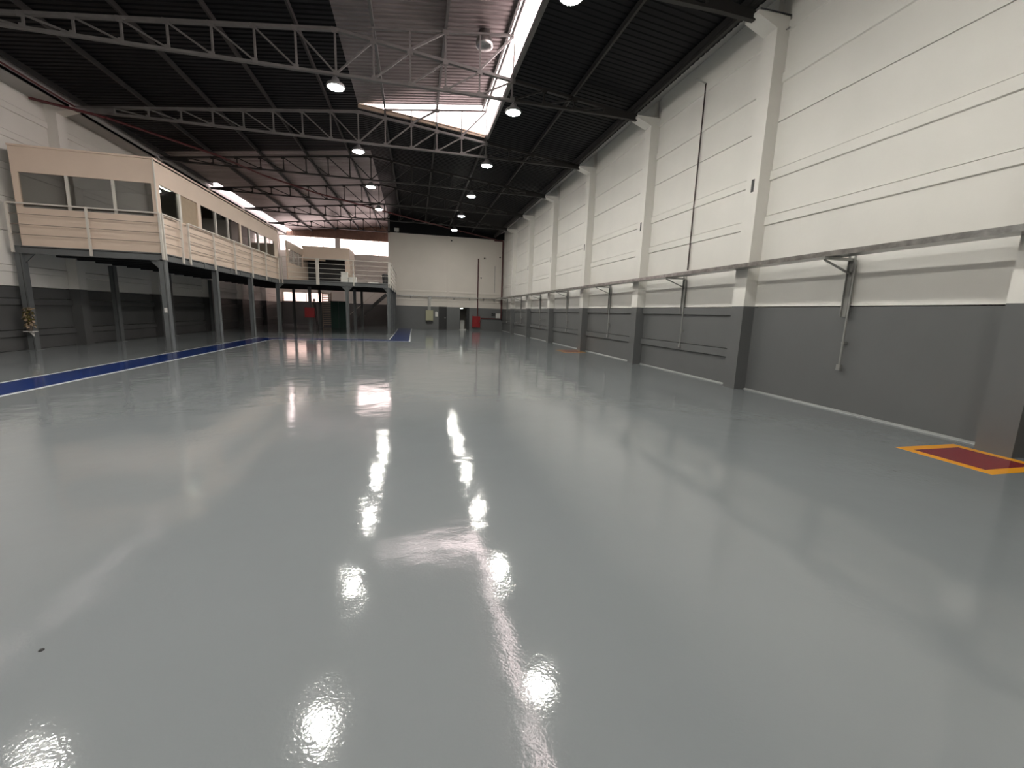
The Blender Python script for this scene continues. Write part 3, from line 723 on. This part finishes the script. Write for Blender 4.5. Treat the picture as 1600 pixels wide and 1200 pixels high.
MB().box(-7.42, -4.42, 32.4, 32.48, 4.82, 5.62).build('facade_panel', 'beige', r2)
MB().box(-7.42, -6.0, 32.36, 32.42, 4.66, 4.82).build('sign_board', 'wood', r2)
MB().box(-4.72, -4.42, 32.4, 32.48, z0, 4.82).build('facade_jamb', 'beige', r2)
MB().box(-7.4, -4.74, 33.6, 33.64, z0, 4.9).build('dark_screen', 'black', r2)
# things on the rear deck
for (x, y, w_, h_, zz_, lb) in ((-4.12, 28.0, .40, .34, z0, 'white carton on the rear deck behind the railing, lower left one'), (-3.66, 28.0, .42, .36, z0, 'white carton on the rear deck behind the railing, right one'), (-4.12, 28.0, .36, .30, z0+.34, 'white carton stacked on the lower left carton')):
    c = thing('carton', lb, 'box', (x, y, zz_), 'white cartons on the rear deck')
    MB().box(x-w_/2, x+w_/2, y-.18, y+.18, zz_, zz_+h_-.03).build('carton_body', 'off', c)
    MB().box(x-w_/2-.01, x+w_/2+.01, y-.19, y+.19, zz_+h_-.05, zz_+h_).build('carton_lid', 'off', c)
tag(MB().box(-2.75, -2.1, 27.6, 28.0, z0, z0+.06).box(-2.7, -2.15, 27.64, 27.96, z0+.06, z0+.10).build('paper_pack', 'off'), 'flat white pack lying on the rear deck near its corner', 'pack')
b_ = thing('waste_bin', 'black bin at the right end of the rear deck railing', 'bin', (-1.75, 27.9, z0))
MB().lathe((-1.75, 27.9, z0), [(.15, 0), (.20, .55)], 14).build('bin_body', 'black', b_)
MB().lathe((-1.75, 27.9, z0+.55), [(.21, 0), (.21, .03), (.10, .10)], 14).build('bin_lid', 'black', b_)
# ---- things under the rear deck
t = thing('hose_cabinet', 'red hose cabinet fixed to a post under the rear deck', 'hose cabinet', (-6.35, 29.2, .85))
MB().box(-6.72, -6.15, 29.08, 29.31, .85, 1.48).build('cabinet_body', 'red', t)
MB().box(-6.69, -6.18, 29.065, 29.08, .88, 1.45).build('cabinet_door', 'red', t)
t = thing('green_partition', 'dark green panel partition under the rear deck', 'partition', (-5.7, 34.6, 0))
MB().box(-6.15, -5.62, 34.55, 34.62, 0, 1.95).build('panel', 'green', t)
MB().box(-5.60, -5.08, 34.55, 34.62, 0, 1.95).build('panel', 'green', t)
MB().box(-6.22, -5.02, 34.53, 34.64, 1.95, 2.0).build('top_rail', 'dark', t)
t = thing('louvre_screen', 'pale slatted screen left of the green partition', 'screen', (-6.75, 36.6, 0))
for x in (-7.12, -6.46): MB().box(x-.025, x+.025, 36.58, 36.64, 0, 2.7).build('screen_post', 'wood', t)
for i in range(17): MB().box(-7.1, -6.48, 36.56, 36.60, .12+i*.15, .20+i*.15).build('slat', 'wood', t)
t = thing('stepladder', 'folded pale stepladder standing under the rear deck', 'ladder', (-7.2, 33.7, 0))
MB().bar((-7.45, 33.5, 0), (-7.12, 33.5, 2.1), .05, .03).build('front_rail', 'wood', t)
MB().bar((-7.45, 33.9, 0), (-7.12, 33.9, 2.1), .05, .03).build('front_rail', 'wood', t)
MB().bar((-6.95, 33.5, 0), (-7.10, 33.5, 2.1), .04, .03).build('back_rail', 'dark', t)
MB().bar((-6.95, 33.9, 0), (-7.10, 33.9, 2.1), .04, .03).build('back_rail', 'dark', t)
for i in range(1, 7): MB().box(-7.45+.33*i/7-.05, -7.45+.33*i/7+.05, 33.5, 33.9, .3*i-.015, .3*i+.015).build('tread', 'wood', t)
t = thing('staircase', 'dark steel stair rising under the rear deck', 'stairs', (-3, 38, 0))
for y in (37.6, 38.5): MB().bar((-5.2, y, .1), (-2.3, y, 2.75), .05, .22).build('stringer', 'frame', t)
for i in range(11): MB().box(-5.15+.26*i, -4.87+.26*i, 37.62, 38.48, .22+.235*i, .25+.235*i).build('tread', 'frame', t)
MB().bar((-5.2, 37.58, 1.0), (-2.3, 37.58, 3.6), .04, .04).build('hand_rail', 'rail', t)
# ---- plant on the corner post
pl = thing('plant_shelf', 'small white shelf fixed to the leftmost mezzanine post', 'shelf', (-10.95, 15.25, .55))
MB().box(-11.06, -10.84, 15.14, 15.345, .55, .57).build('shelf_board', 'off', pl)
MB().prism([(15.345, .55), (15.18, .55), (15.345, .40)], 'x', -10.96, -10.94).build('shelf_bracket', 'off', pl)
pt = thing('potted_plant', 'dry yellow-brown leafy plant in a pot on the white post shelf', 'plant', (-10.95, 15.23, .57))
smooth(MB().lathe((-10.95, 15.23, .57), [(.05, 0), (.08, .16), (.085, .17), (.07, .17)], 14).build('pot', 'pot', pt))
MB().tube((-10.95, 15.23, .72), (-10.97, 15.24, 1.25), .014, 6).build('stem', 'leaf_a', pt)
rnd = random.Random(3)
lv = []
for mt in ('leaf_a', 'leaf_b'):
    me = bpy.data.meshes.new('leaf')
    v = [(0,0,0),(.035,.03,.012),(.05,.075,.0),(.0,.14,-.03),(-.05,.075,.0),(-.035,.03,.012),(0,.07,-.012)]
    v = v + [(x, y, z-.004) for x, y, z in v]
    f = [(0,1,6),(1,2,6),(2,3,6),(3,4,6),(4,5,6),(5,0,6)]
    f += [tuple(7+i for i in reversed(t_)) for t_ in f]
    f += [(i, (i+1) % 6, 7+(i+1) % 6, 7+i) for i in range(6)]
    me.from_pydata(v, [], f); me.materials.append(M[mt]); lv.append(me)
for i in range(120):
    a = rnd.uniform(0, 2*math.pi); h = rnd.uniform(.70, 1.27)
    r = rnd.uniform(.02, .11)
    o = put('leaf', lv[0 if rnd.random() < .6 else 1], pt, (-10.91 + r*math.cos(a), 15.20 + .6*r*math.sin(a), h))
    o.rotation_euler = (rnd.uniform(-1.1, .5), rnd.uniform(-.6, .6), a - math.pi/2)
    s = rnd.uniform(.4, .75); o.scale = (s, s, s)
